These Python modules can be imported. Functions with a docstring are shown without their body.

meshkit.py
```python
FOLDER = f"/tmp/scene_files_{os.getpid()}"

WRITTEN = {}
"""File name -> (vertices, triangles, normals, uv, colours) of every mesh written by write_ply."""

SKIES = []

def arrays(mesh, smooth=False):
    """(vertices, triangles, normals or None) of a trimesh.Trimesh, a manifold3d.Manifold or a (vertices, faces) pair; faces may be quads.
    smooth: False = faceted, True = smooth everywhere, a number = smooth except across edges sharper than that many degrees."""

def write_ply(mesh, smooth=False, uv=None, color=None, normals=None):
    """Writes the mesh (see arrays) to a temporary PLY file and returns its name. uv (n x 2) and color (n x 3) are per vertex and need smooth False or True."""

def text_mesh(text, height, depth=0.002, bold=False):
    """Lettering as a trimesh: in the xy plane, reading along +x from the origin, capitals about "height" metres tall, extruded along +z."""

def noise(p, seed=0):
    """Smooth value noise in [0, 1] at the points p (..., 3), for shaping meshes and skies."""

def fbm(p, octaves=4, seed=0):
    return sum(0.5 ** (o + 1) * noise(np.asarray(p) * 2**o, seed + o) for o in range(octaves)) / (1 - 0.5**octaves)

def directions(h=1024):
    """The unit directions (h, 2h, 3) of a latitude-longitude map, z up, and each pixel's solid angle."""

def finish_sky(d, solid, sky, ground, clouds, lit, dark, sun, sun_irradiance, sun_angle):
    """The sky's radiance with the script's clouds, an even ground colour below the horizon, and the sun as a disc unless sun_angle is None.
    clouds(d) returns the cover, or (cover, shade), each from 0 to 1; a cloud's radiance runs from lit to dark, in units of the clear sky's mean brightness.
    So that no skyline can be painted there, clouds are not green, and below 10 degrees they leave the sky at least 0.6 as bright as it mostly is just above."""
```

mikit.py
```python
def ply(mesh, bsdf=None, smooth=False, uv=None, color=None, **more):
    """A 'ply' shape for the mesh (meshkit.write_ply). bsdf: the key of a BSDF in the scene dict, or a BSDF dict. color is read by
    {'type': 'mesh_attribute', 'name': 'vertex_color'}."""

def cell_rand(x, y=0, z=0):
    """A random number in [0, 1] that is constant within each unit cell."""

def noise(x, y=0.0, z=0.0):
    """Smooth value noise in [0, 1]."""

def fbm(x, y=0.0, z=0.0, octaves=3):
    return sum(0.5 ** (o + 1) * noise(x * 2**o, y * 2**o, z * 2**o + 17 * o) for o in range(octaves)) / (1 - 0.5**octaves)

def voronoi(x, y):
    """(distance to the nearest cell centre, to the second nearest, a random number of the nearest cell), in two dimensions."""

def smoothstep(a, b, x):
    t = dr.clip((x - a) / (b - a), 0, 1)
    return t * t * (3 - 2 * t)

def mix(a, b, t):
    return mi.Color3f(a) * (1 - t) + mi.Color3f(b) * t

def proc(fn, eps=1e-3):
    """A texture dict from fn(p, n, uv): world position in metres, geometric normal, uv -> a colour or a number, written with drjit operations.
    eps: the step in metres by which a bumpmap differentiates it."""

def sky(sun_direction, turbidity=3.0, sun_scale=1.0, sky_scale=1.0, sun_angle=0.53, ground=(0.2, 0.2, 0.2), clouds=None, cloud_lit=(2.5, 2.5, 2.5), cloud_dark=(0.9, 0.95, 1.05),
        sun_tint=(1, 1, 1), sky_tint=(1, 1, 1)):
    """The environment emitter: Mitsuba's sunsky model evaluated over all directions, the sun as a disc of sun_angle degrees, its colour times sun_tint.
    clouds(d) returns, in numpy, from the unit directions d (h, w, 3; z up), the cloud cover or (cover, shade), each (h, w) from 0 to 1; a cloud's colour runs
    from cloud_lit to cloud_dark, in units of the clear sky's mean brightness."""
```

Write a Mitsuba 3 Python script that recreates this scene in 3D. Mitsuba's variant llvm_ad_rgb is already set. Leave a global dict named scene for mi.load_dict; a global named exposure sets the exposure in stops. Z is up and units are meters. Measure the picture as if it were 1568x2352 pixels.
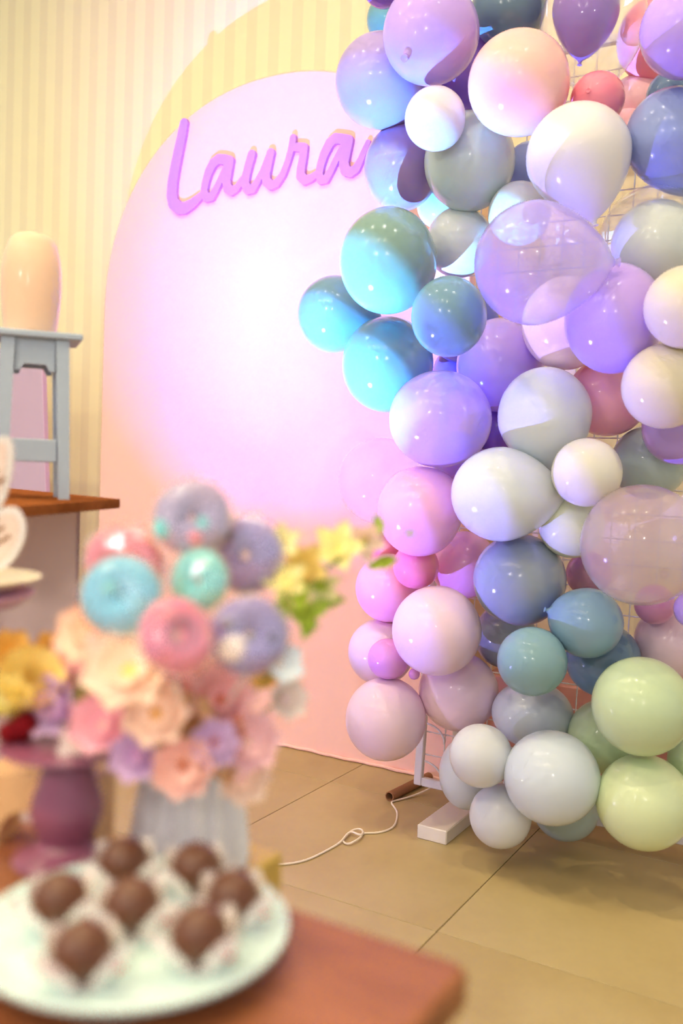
import math, random
import numpy as np, trimesh, shapely
from shapely.geometry import Polygon, LineString, Point
from shapely.ops import unary_union
import mitsuba as mi, drjit as dr
import mikit, meshkit
from mikit import noise, fbm, smoothstep, mix, cell_rand
random.seed(7); np.random.seed(7)
T = mi.ScalarTransform4f
scene, labels = {}, {}

# ------------------------------------------------------------------ camera, light, exposure
CAM = np.array([1.7125, -2.9391, 1.1792])
FWD, UPV = np.array([-0.5018, 0.8636, -0.0477]), np.array([-0.0567, 0.0222, 0.9981])
scene['camera'] = {'type': 'thinlens', 'fov': math.degrees(2*math.atan(784/2110.0)), 'fov_axis': 'x',
    'to_world': T().look_at(origin=CAM.tolist(), target=(CAM+FWD).tolist(), up=UPV.tolist()),
    'aperture_radius': 0.0094, 'focus_distance': 3.05, 'near_clip': 0.02, 'far_clip': 60.0}
exposure = 0.79
# soft warm light of the hall beyond the built corner
scene['hall_light'] = {'type': 'constant', 'radiance': {'type': 'rgb', 'value': [0.38, 0.38, 0.38]}}
LED = np.array([-0.38, -1.38, 0.17])          # stage LED on the floor, left of the frame
AIM_ARCH = np.array([-0.62, 0.26, 1.98])
AIM_BALLOONS = np.array([0.35, -0.40, 1.68])
def spot(aim, rgb, cutoff, beam, src=LED):
    return {'type': 'spot', 'to_world': T().look_at(origin=src.tolist(), target=aim.tolist(), up=[1, 0, 0.1]),
            'intensity': {'type': 'rgb', 'value': rgb}, 'cutoff_angle': cutoff, 'beam_width': beam}
scene['led_beam'] = spot(AIM_ARCH, [7.8, 2.0, 22.0], 25, 9)
scene['led_beam_003'] = spot(AIM_ARCH, [5.0, 5.8, 7.6], 15, 0.5)
scene['led_beam_001'] = spot(AIM_BALLOONS, [5.6, 4.8, 27.0], 38, 6)
scene['led_beam_002'] = spot(np.array([0.25, -0.40, 1.64]), [8.0, 50.0, 80.0], 13.5, 5)
LAMPS = [(x, y) for y in (-1.7, -4.2) for x in (-1.6, -0.5, 0.6, 1.7)]
LAMP_RADIANCE = [800, 660, 410]

# ------------------------------------------------------------------ materials
def lin(rgb):
    c = np.array(rgb, float)/255
    return [float(v) for v in np.where(c <= 0.04045, c/12.92, ((c+0.055)/1.055)**2.4)]
def rgb(c): return {'type': 'rgb', 'value': lin(c)}
def plastic(name, c, a=0.08):
    scene[name] = {'type': 'twosided', 'bsdf': {'type': 'roughplastic', 'diffuse_reflectance': rgb(c) if isinstance(c, tuple) else c, 'alpha': a}}
    return name
def matte(name, c):
    scene[name] = {'type': 'twosided', 'bsdf': {'type': 'diffuse', 'reflectance': rgb(c) if isinstance(c, tuple) else c}}
    return name

# ------------------------------------------------------------------ mesh helpers
def obj(key, mesh, bsdf, smooth=30, to=None, **more):
    d = mesh if isinstance(mesh, dict) else mikit.ply(mesh, bsdf, smooth)
    if to is not None: d = {**d, 'to_world': T(to) if not isinstance(to, T) else to}
    if isinstance(mesh, dict) and bsdf: d = {**d, 'bsdf': {'type': 'ref', 'id': bsdf}}
    scene[key] = {**d, **more}
    return key
COUNT = {}
def num(base):
    k = COUNT.get(base, 0); COUNT[base] = k+1
    return base if k == 0 else f'{base}_{k:03d}'
def tag(key, label=None, category=None, group=None, kind=None):
    d = {}
    for k, v in (('label', label), ('category', category), ('group', group), ('kind', kind)):
        if v: d[k] = v
    labels[key] = d
    return key
def frame(origin, x, y, z):
    m = np.eye(4); m[:3, 0], m[:3, 1], m[:3, 2], m[:3, 3] = x, y, z, origin
    return m
def axis_frame(origin, z, spin=0.0):
    z = np.asarray(z, float); z = z/np.linalg.norm(z)
    h = np.array([0, 0, 1.0]) if abs(z[2]) < 0.9 else np.array([1.0, 0, 0])
    x = np.cross(h, z); x /= np.linalg.norm(x); y = np.cross(z, x)
    c, s = math.cos(spin), math.sin(spin)
    return frame(origin, c*x+s*y, -s*x+c*y, z)
def lathe(profile, n=48):
    """profile: list of (r, z), bottom to top or any order; closed where r is 0."""
    p = np.array(profile, float); m = len(p)
    a = np.arange(n)*2*np.pi/n
    v = np.stack([np.outer(p[:, 0], np.cos(a)), np.outer(p[:, 0], np.sin(a)), np.repeat(p[:, 1:2], n, 1)], -1).reshape(-1, 3)
    f = []
    for i in range(m-1):
        for j in range(n):
            k = (j+1) % n
            a0, a1, b0, b1 = i*n+j, i*n+k, (i+1)*n+j, (i+1)*n+k
            if p[i, 0] > 0: f.append((a0, a1, b1))
            if p[i+1, 0] > 0: f.append((a0, b1, b0))
    t = trimesh.Trimesh(v, f, process=True)
    return t
def tube(path, r, n=10, cap=True):
    P = np.array(path, float); m = len(P)
    rr = np.broadcast_to(np.asarray(r, float), (m,))
    t = np.gradient(P, axis=0); t /= np.linalg.norm(t, axis=1, keepdims=True)+1e-12
    u = np.cross(t[0], [0, 0, 1.0]); 
    if np.linalg.norm(u) < 1e-3: u = np.cross(t[0], [1.0, 0, 0])
    v, a = [], np.arange(n)*2*np.pi/n
    for i in range(m):
        u = u-t[i]*(u@t[i]); u /= np.linalg.norm(u)+1e-12; w = np.cross(t[i], u)
        v.append(P[i]+rr[i]*(np.outer(np.cos(a), u)+np.outer(np.sin(a), w)))
    v = np.vstack(v); f = []
    for i in range(m-1):
        for j in range(n):
            k = (j+1) % n
            f += [(i*n+j, i*n+k, (i+1)*n+k), (i*n+j, (i+1)*n+k, (i+1)*n+j)]
    if cap:
        v = np.vstack([v, P[:1], P[-1:]]); c0, c1 = len(v)-2, len(v)-1
        for j in range(n):
            k = (j+1) % n
            f += [(c0, k, j), (c1, (m-1)*n+j, (m-1)*n+k)]
    return trimesh.Trimesh(v, f, process=False)
def spline(pts, n=60):
    from scipy.interpolate import CubicSpline
    P = np.array(pts, float); d = np.r_[0, np.cumsum(np.linalg.norm(np.diff(P, axis=0), axis=1)**0.7)]
    return CubicSpline(d, P)(np.linspace(0, d[-1], n))
def box(x0, x1, y0, y1, z0, z1, b=0.0):
    if b <= 0:
        t = trimesh.creation.box((x1-x0, y1-y0, z1-z0)); t.apply_translation(((x0+x1)/2, (y0+y1)/2, (z0+z1)/2)); return t
    pts = []
    for x, sx in ((x0, 1), (x1, -1)):
        for y, sy in ((y0, 1), (y1, -1)):
            for z, sz in ((z0, 1), (z1, -1)):
                pts += [(x+sx*b, y+sy*b, z), (x+sx*b, y, z+sz*b), (x, y+sy*b, z+sz*b)]
    return trimesh.Trimesh(pts, process=False).convex_hull if False else trimesh.convex.convex_hull(np.array(pts))
def slab(poly, z0, z1, b, steps=4):
    """A polygon extruded in z with rounded upper and lower edges."""
    layers = []
    for k in range(steps+1):
        a = k/steps*math.pi/2
        layers.append((b*(1-math.sin(a)), z0+b*(1-math.cos(a))))
    layers += [(i, z1-(z-z0)) for i, z in layers[::-1]]
    base = np.array(poly.exterior.coords)[:-1]
    if Polygon(base).exterior.is_ccw is False: base = base[::-1]
    # inset along vertex normals
    d0 = base-np.roll(base, 1, 0); d1 = np.roll(base, -1, 0)-base
    n0 = np.stack([d0[:, 1], -d0[:, 0]], 1); n1 = np.stack([d1[:, 1], -d1[:, 0]], 1)
    n0 /= np.linalg.norm(n0, axis=1, keepdims=True); n1 /= np.linalg.norm(n1, axis=1, keepdims=True)
    nn = n0+n1; nn = nn/(1+(n0*n1).sum(1, keepdims=True))
    n = len(base); v = []
    for i, z in layers: v.append(np.c_[base-nn*i, np.full(n, z)])
    f = []
    for L in range(len(layers)-1):
        for j in range(n):
            k = (j+1) % n
            f += [(L*n+j, L*n+k, (L+1)*n+k), (L*n+j, (L+1)*n+k, (L+1)*n+j)]
    tv, tf = trimesh.creation.triangulate_polygon(Polygon(v[0][:, :2]), engine='earcut')
    tf = np.asarray(tf); 
    # map the triangulation's vertices back
    from scipy.spatial import cKDTree
    idx = cKDTree(v[0][:, :2]).query(tv)[1]; tf = idx[tf]
    A = v[0][:, :2]
    ar = np.cross(A[tf[:, 1]]-A[tf[:, 0]], A[tf[:, 2]]-A[tf[:, 0]])
    tf = np.where((ar < 0)[:, None], tf[:, ::-1], tf)
    f = np.vstack([f, tf[:, ::-1], tf+(len(layers)-1)*n])
    return trimesh.Trimesh(np.vstack(v), f, process=False)
def moved(m, M):
    m = m.copy(); m.apply_transform(M); return m
def rotz(a): 
    c, s = math.cos(a), math.sin(a); M = np.eye(4); M[:2, :2] = [[c, -s], [s, c]]; return M
def shift(x, y, z): M = np.eye(4); M[:3, 3] = (x, y, z); return M

# ------------------------------------------------------------------ the room
SW, SX0 = 0.06345, -2.6068
def wall_colour(p, n, uv):
    s = (p.x-SX0)/(2*SW); k = s-dr.floor(s)
    dark = smoothstep(0.0, 0.03, k)*(1-smoothstep(0.47, 0.5, k))
    return mix(lin((254, 246, 204)), lin((247, 237, 199)), dark)
matte('wallpaper', mikit.proc(wall_colour))
matte('plaster', (236, 232, 222))
matte('grout', (96, 80, 58))
def tile_colour(off):
    def fn(p, n, uv):
        a = fbm(p.x*3.1+off, p.y*3.1, 2.0); b = fbm(p.x*40+off, p.y*40, 1.0)
        return mix(lin((184, 162, 110)), lin((196, 176, 126)), smoothstep(0.25, 0.75, a)*0.75+b*0.25)
    return fn
for i in range(2): plastic(f'porcelain_{i}', mikit.proc(tile_colour(i*37.0)), 0.32)

TILE, RX0, RX1, RY0, WALLY, CEIL = 0.8, -4.0, 4.8, -5.6, 0.60, 4.2
obj('floor', box(RX0, RX1, RY0, WALLY, -0.06, -0.004), 'grout', False); tag('floor', 'beige porcelain tile floor with thin dark joints', kind='structure')
tile_mesh = mikit.ply(box(0.0013, TILE-0.0013, 0.0013, TILE-0.0013, -0.02, 0.0, 0.0012), 'porcelain_0', False)
for i in range(-5, 6):
    for j in range(-7, 1):
        k = num('floor__tile')
        if j == 0:
            d = mikit.ply(box(0.0013, TILE-0.0013, 0.0013, WALLY-0.001, -0.02, 0.0, 0.0012), 'porcelain_0', False) if i == -5 else d0
            d0 = d
        else: d = tile_mesh
        obj(k, d, f'porcelain_{(i*7+j*3) % 2}', to=shift(i*TILE, j*TILE, 0))
obj('wall_back', box(RX0, RX1, WALLY, WALLY+0.12, 0, CEIL), 'wallpaper', False); tag('wall_back', 'cream wall with narrow vertical stripes', kind='structure')
obj('ceiling', box(RX0, RX1, RY0, WALLY, CEIL, CEIL+0.1), 'plaster', False); tag('ceiling', 'white plaster ceiling', kind='structure')

matte('white_enamel', (235, 235, 232))
lens_mesh = trimesh.creation.cylinder(0.045, 0.006, sections=24)
for i, (x, y) in enumerate(LAMPS):
    k = num('ceiling_lamp')
    ring = lathe([(0.047, -0.012), (0.068, -0.012), (0.072, 0.0), (0.047, 0.0), (0.047, -0.012)], 32)
    obj(k+'__trim_ring', ring, 'white_enamel', 30, shift(x, y, CEIL))
    obj(k+'__lens', lens_mesh, 'white_enamel', False, shift(x, y, CEIL-0.004), emitter={'type': 'area', 'radiance': {'type': 'rgb', 'value': LAMP_RADIANCE}})
    tag(k, f'round recessed ceiling lamp, {["first", "second", "third", "fourth"][i % 4]} from the left in the row {["nearer the striped wall", "farther from the striped wall"][i//4]}', 'lamp', 'recessed ceiling lamps over the party tables')

plastic('opal_glass', (246, 244, 238), 0.2)
for i, x in enumerate((0.4, 2.3)):
    k = num('globe_lamp'); gz = 2.25
    obj(k+'__globe', trimesh.creation.icosphere(3, 0.14), 'opal_glass', True, shift(x, -4.5, gz), emitter={'type': 'area', 'radiance': {'type': 'rgb', 'value': [48, 44, 38]}})
    obj(k+'__cap', lathe([(0, 0.128), (0.05, 0.132), (0.05, 0.16), (0.01, 0.175), (0, 0.175)], 24), 'white_enamel', 30, shift(x, -4.5, gz))
    obj(k+'__cable', tube([(x, -4.5, gz+0.175), (x, -4.5, 3.2), (x, -4.5, CEIL)], 0.004, 8), 'white_enamel', True)
    tag(k, ['white globe pendant lamp hanging behind the sweets table, left of two', 'white globe pendant lamp hanging behind the sweets table, right of two'][i], 'lamp', 'globe pendant lamps')

# ------------------------------------------------------------------ the pink arch panel and the name sign
matte('pink_fabric', (250, 203, 190))
matte('lilac_board', (188, 144, 222))
AX, AZ, AR, AY = -0.55, 1.87, 0.935, 0.259
def arch_outline(cx, zs, r, n=72, p=2.12):
    pts = [(cx-r, 0.0), (cx+r, 0.0)]
    for k in range(n+1):
        a = k/n*math.pi; c, s = math.cos(a), math.sin(a)
        pts.append((cx+r*np.sign(c)*abs(c)**(2/p), zs+r*1.0*s**(2/p)))
    return Polygon(pts)
def upright(poly, y_front, thick, b):
    """Extrudes an (x, z) polygon along y."""
    m = slab(poly, 0, thick, b)
    M = np.array([[1, 0, 0, 0], [0, 0, 1, y_front], [0, 1, 0, 0], [0, 0, 0, 1.0]])
    m.apply_transform(M); m.invert(); return m
obj('arch_panel', upright(arch_outline(AX, AZ, AR).simplify(0.0005), AY, 0.06, 0.012), 'pink_fabric', 40)
hem = [(AX-AR+0.01+k*(2*AR-0.02)/60, AY-0.004-0.003*math.sin(k*1.7)-0.003*math.sin(k*0.61), 0.008) for k in range(61)]
obj('arch_panel__hem', tube(hem, 0.007, 8), 'pink_fabric', True)
tag('arch_panel', 'tall pink fabric-covered arch backdrop panel against the striped wall', 'backdrop')
LETTERS = [
    [(np.float64(-1.0151), np.float64(2.6693), np.float64(0.022)), (np.float64(-1.0255), np.float64(2.6183), np.float64(0.0242)), (np.float64(-1.0402), np.float64(2.5596), np.float64(0.0258)), (np.float64(-1.0579), np.float64(2.4875), np.float64(0.0266)), (np.float64(-1.0707), np.float64(2.4211), np.float64(0.0274)), (np.float64(-1.0731), np.float64(2.3668), np.float64(0.0281)), (np.float64(-1.0627), np.float64(2.3281), np.float64(0.0281)), (np.float64(-1.0304), np.float64(2.3021), np.float64(0.028)), (np.float64(-0.9948), np.float64(2.299), np.float64(0.0264)), (np.float64(-0.9559), np.float64(2.3129), np.float64(0.0226)), (np.float64(-0.9134), np.float64(2.3384), np.float64(0.0167)), (np.float64(-0.8881), np.float64(2.3522), np.float64(0.0145))],
    [(np.float64(-0.7544), np.float64(2.4709), np.float64(0.0213)), (np.float64(-0.7831), np.float64(2.4813), np.float64(0.0214)), (np.float64(-0.8169), np.float64(2.4877), np.float64(0.0208)), (np.float64(-0.8459), np.float64(2.4731), np.float64(0.0216)), (np.float64(-0.87), np.float64(2.4365), np.float64(0.0209)), (np.float64(-0.883), np.float64(2.3982), np.float64(0.0188)), (np.float64(-0.8901), np.float64(2.3591), np.float64(0.0174)), (np.float64(-0.8769), np.float64(2.3296), np.float64(0.0188)), (np.float64(-0.8488), np.float64(2.3304), np.float64(0.0187)), (np.float64(-0.8246), np.float64(2.3613), np.float64(0.0165)), (np.float64(-0.7969), np.float64(2.4075), np.float64(0.0157)), (np.float64(-0.7695), np.float64(2.4532), np.float64(0.0171)), (np.float64(-0.7544), np.float64(2.4709), np.float64(0.0213))],
    [(np.float64(-0.7544), np.float64(2.4709), np.float64(0.0213)), (np.float64(-0.7628), np.float64(2.4294), np.float64(0.0214)), (np.float64(-0.7695), np.float64(2.391), np.float64(0.0214)), (np.float64(-0.7632), np.float64(2.3574), np.float64(0.0214)), (np.float64(-0.7402), np.float64(2.3429), np.float64(0.0199)), (np.float64(-0.7134), np.float64(2.3515), np.float64(0.0156)), (np.float64(-0.6845), np.float64(2.387), np.float64(0.0127))],
    [(np.float64(-0.6406), np.float64(2.4822), np.float64(0.0203)), (np.float64(-0.6543), np.float64(2.4414), np.float64(0.0204)), (np.float64(-0.6663), np.float64(2.3977), np.float64(0.0204)), (np.float64(-0.6697), np.float64(2.3625), np.float64(0.0197)), (np.float64(-0.6541), np.float64(2.338), np.float64(0.0204)), (np.float64(-0.63), np.float64(2.3384), np.float64(0.0189)), (np.float64(-0.607), np.float64(2.3646), np.float64(0.0154)), (np.float64(-0.5808), np.float64(2.4062), np.float64(0.0139)), (np.float64(-0.5517), np.float64(2.4662), np.float64(0.0152))],
    [(np.float64(-0.5435), np.float64(2.4753), np.float64(0.0201)), (np.float64(-0.5528), np.float64(2.4345), np.float64(0.0194)), (np.float64(-0.562), np.float64(2.3911), np.float64(0.0201)), (np.float64(-0.5608), np.float64(2.3622), np.float64(0.0201)), (np.float64(-0.5348), np.float64(2.3412), np.float64(0.0194)), (np.float64(-0.5077), np.float64(2.3474), np.float64(0.0172)), (np.float64(-0.4781), np.float64(2.3805), np.float64(0.0151)), (np.float64(-0.457), np.float64(2.4282), np.float64(0.0144)), (np.float64(-0.4414), np.float64(2.4763), np.float64(0.015)), (np.float64(-0.4342), np.float64(2.5223), np.float64(0.015))],
    [(np.float64(-0.4342), np.float64(2.5223), np.float64(0.015)), (np.float64(-0.4341), np.float64(2.4847), np.float64(0.0136)), (np.float64(-0.4059), np.float64(2.4807), np.float64(0.0177)), (np.float64(-0.3792), np.float64(2.4739), np.float64(0.0196)), (np.float64(-0.3814), np.float64(2.4369), np.float64(0.0183)), (np.float64(-0.3894), np.float64(2.3943), np.float64(0.0197)), (np.float64(-0.3911), np.float64(2.3633), np.float64(0.0204)), (np.float64(-0.3699), np.float64(2.3419), np.float64(0.019)), (np.float64(-0.3402), np.float64(2.3476), np.float64(0.0162)), (np.float64(-0.3112), np.float64(2.3626), np.float64(0.0121))],
    [(np.float64(-0.1691), np.float64(2.4735), np.float64(0.0204)), (np.float64(-0.2038), np.float64(2.4846), np.float64(0.0198)), (np.float64(-0.2328), np.float64(2.4912), np.float64(0.0199)), (np.float64(-0.2574), np.float64(2.4752), np.float64(0.0206)), (np.float64(-0.2812), np.float64(2.4356), np.float64(0.02)), (np.float64(-0.2956), np.float64(2.3945), np.float64(0.0181)), (np.float64(-0.3014), np.float64(2.3582), np.float64(0.0168)), (np.float64(-0.293), np.float64(2.3338), np.float64(0.0174)), (np.float64(-0.2696), np.float64(2.3346), np.float64(0.0174)), (np.float64(-0.2475), np.float64(2.3637), np.float64(0.0146)), (np.float64(-0.222), np.float64(2.4093), np.float64(0.0146)), (np.float64(-0.1917), np.float64(2.4537), np.float64(0.0158)), (np.float64(-0.1691), np.float64(2.4735), np.float64(0.0204))],
    [(np.float64(-0.1691), np.float64(2.4735), np.float64(0.0204)), (np.float64(-0.1796), np.float64(2.4217), np.float64(0.0211)), (np.float64(-0.188), np.float64(2.3865), np.float64(0.0218)), (np.float64(-0.1797), np.float64(2.3581), np.float64(0.0211)), (np.float64(-0.155), np.float64(2.3471), np.float64(0.0197)), (np.float64(-0.1308), np.float64(2.3579), np.float64(0.0177)), (np.float64(-0.1093), np.float64(2.3941), np.float64(0.0144)), (np.float64(-0.0941), np.float64(2.428), np.float64(0.0124)), (np.float64(-0.0814), np.float64(2.4537), np.float64(0.011))],
]
shapes = []
for stroke in LETTERS:
    for (x0, z0, r0), (x1, z1, r1) in zip(stroke[:-1], stroke[1:]):
        shapes.append(unary_union([Point(x0, z0).buffer(r0, 12), Point(x1, z1).buffer(r1, 12)]).convex_hull)
word = unary_union(shapes).buffer(0.002).buffer(-0.002).simplify(0.0006)
def extrude_y(poly, y_front, thick):
    m = trimesh.creation.extrude_polygon(poly, thick, engine='earcut')
    m.apply_transform(np.array([[1, 0, 0, 0], [0, 0, 1, y_front], [0, 1, 0, 0], [0, 0, 0, 1.0]])); m.invert(); return m
obj('name_sign', extrude_y(word, AY-0.016, 0.016), 'lilac_board', 20)
tag('name_sign', 'lilac cut-out cursive lettering mounted on the pink arch panel', 'sign')

# lilac panel and low plinth further back
plastic('lilac_lacquer', (214, 186, 212), 0.3)
lp = Polygon([(-2.6, 0), (np.float64(-1.6624), 0.0), (np.float64(-1.6674), np.float64(1.0141)), (-1.7087, 1.5760), (-1.7187, 1.6916), (-2.6, 1.712)])
obj('lilac_panel', upright(lp, 0.1, 0.028, 0.003), 'lilac_lacquer', 20)
tag('lilac_panel', 'flat lilac standing panel behind the grey stool', 'backdrop')
plastic('salmon_paint', (214, 150, 132), 0.3)
obj('low_plinth', box(0.46, 2.3, 0.34, 0.56, 0, 0.42, 0.006), 'salmon_paint', 20)
tag('low_plinth', 'low salmon pink plinth behind the bottom of the balloon wall', 'plinth')

# ------------------------------------------------------------------ the balloon wall
LATEX = dict(lav=(186, 158, 238), greylav=(166, 150, 206), purple=(132, 96, 190), teal=(105, 152, 142), slateteal=(98, 122, 140),
    peach=(247, 196, 188), rose=(238, 140, 160), palepink=(246, 196, 206), dusk=(100, 126, 160), peri=(140, 156, 212), white=(223, 221, 225),
    whitelav=(217, 210, 223), mintgrey=(191, 208, 200), mauve=(150, 124, 168), palewhite=(206, 214, 213), whitemint=(206, 217, 212),
    tealgreen=(124, 156, 148), tealblue=(112, 150, 170), blueviolet=(108, 118, 214), pinkwhite=(248, 222, 230), cream=(217, 208, 184),
    pink=(247, 176, 200), whiteblue=(210, 219, 225), pinklilac=(240, 178, 216), palecream=(223, 221, 208), creammint=(215, 223, 197),
    greymint=(167, 186, 184), slate=(138, 150, 166), steel=(124, 158, 184), steelteal=(126, 162, 172), slatedeep=(104, 132, 156),
    mauverose=(192, 140, 162), orchid=(206, 142, 198), lilac=(228, 200, 218), palebluegrey=(191, 199, 210), palebluewhite=(211, 216, 223),
    paleblue=(200, 212, 225), mint=(191, 212, 174), mintbright=(208, 223, 180))
for k, c in LATEX.items(): plastic('latex_'+k, c, 0.028)
def film(name, c, w):
    scene[name+'_tint'] = {'type': 'twosided', 'bsdf': {'type': 'roughplastic', 'diffuse_reflectance': rgb(c), 'alpha': 0.025}}
    scene[name] = {'type': 'blendbsdf', 'weight': w, 'a': {'type': 'thindielectric', 'int_ior': 1.35},
                   'b': {'type': 'ref', 'id': name+'_tint'}}
film('latex_clear', (240, 228, 244), 0.08)
film('latex_clearlilac', (196, 180, 248), 0.34); film('latex_clearmauve', (214, 190, 208), 0.26)
film('latex_clearlav', (205, 180, 246), 0.62)
def balloon_profile(tail):
    p = []
    for k in range(37):
        a = k/36*math.pi*0.955
        r, z = math.sin(a), math.cos(a)
        if z < 0: z *= 1+(tail-1)*(1-math.cos(a-math.pi/2))*1.0; r *= 1-0.16*(tail-1)*(-math.cos(a))*2
        p.append((max(r, 0.0) if k else 0.0, z))
    r, z = p[-1]
    p += [(r*0.62, z-0.035), (r*0.5, z-0.06), (0.0, z-0.06)]
    return p, z-0.06
PROF = {k: balloon_profile(t) for k, t in dict(back=1.12, side=1.26).items()}
BODY = {k: mikit.ply(lathe(v[0], 56), 'latex_lav', 50) for k, v in PROF.items()}
KNOT = {k: mikit.ply(lathe([(0, v[1]+0.02), (0.05, v[1]+0.012), (0.062, v[1]-0.01), (0.045, v[1]-0.03), (0.05, v[1]-0.05), (0.085, v[1]-0.085), (0.075, v[1]-0.09), (0.03, v[1]-0.06), (0, v[1]-0.055)], 20), 'latex_lav', 50) for k, v in PROF.items()}
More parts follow.
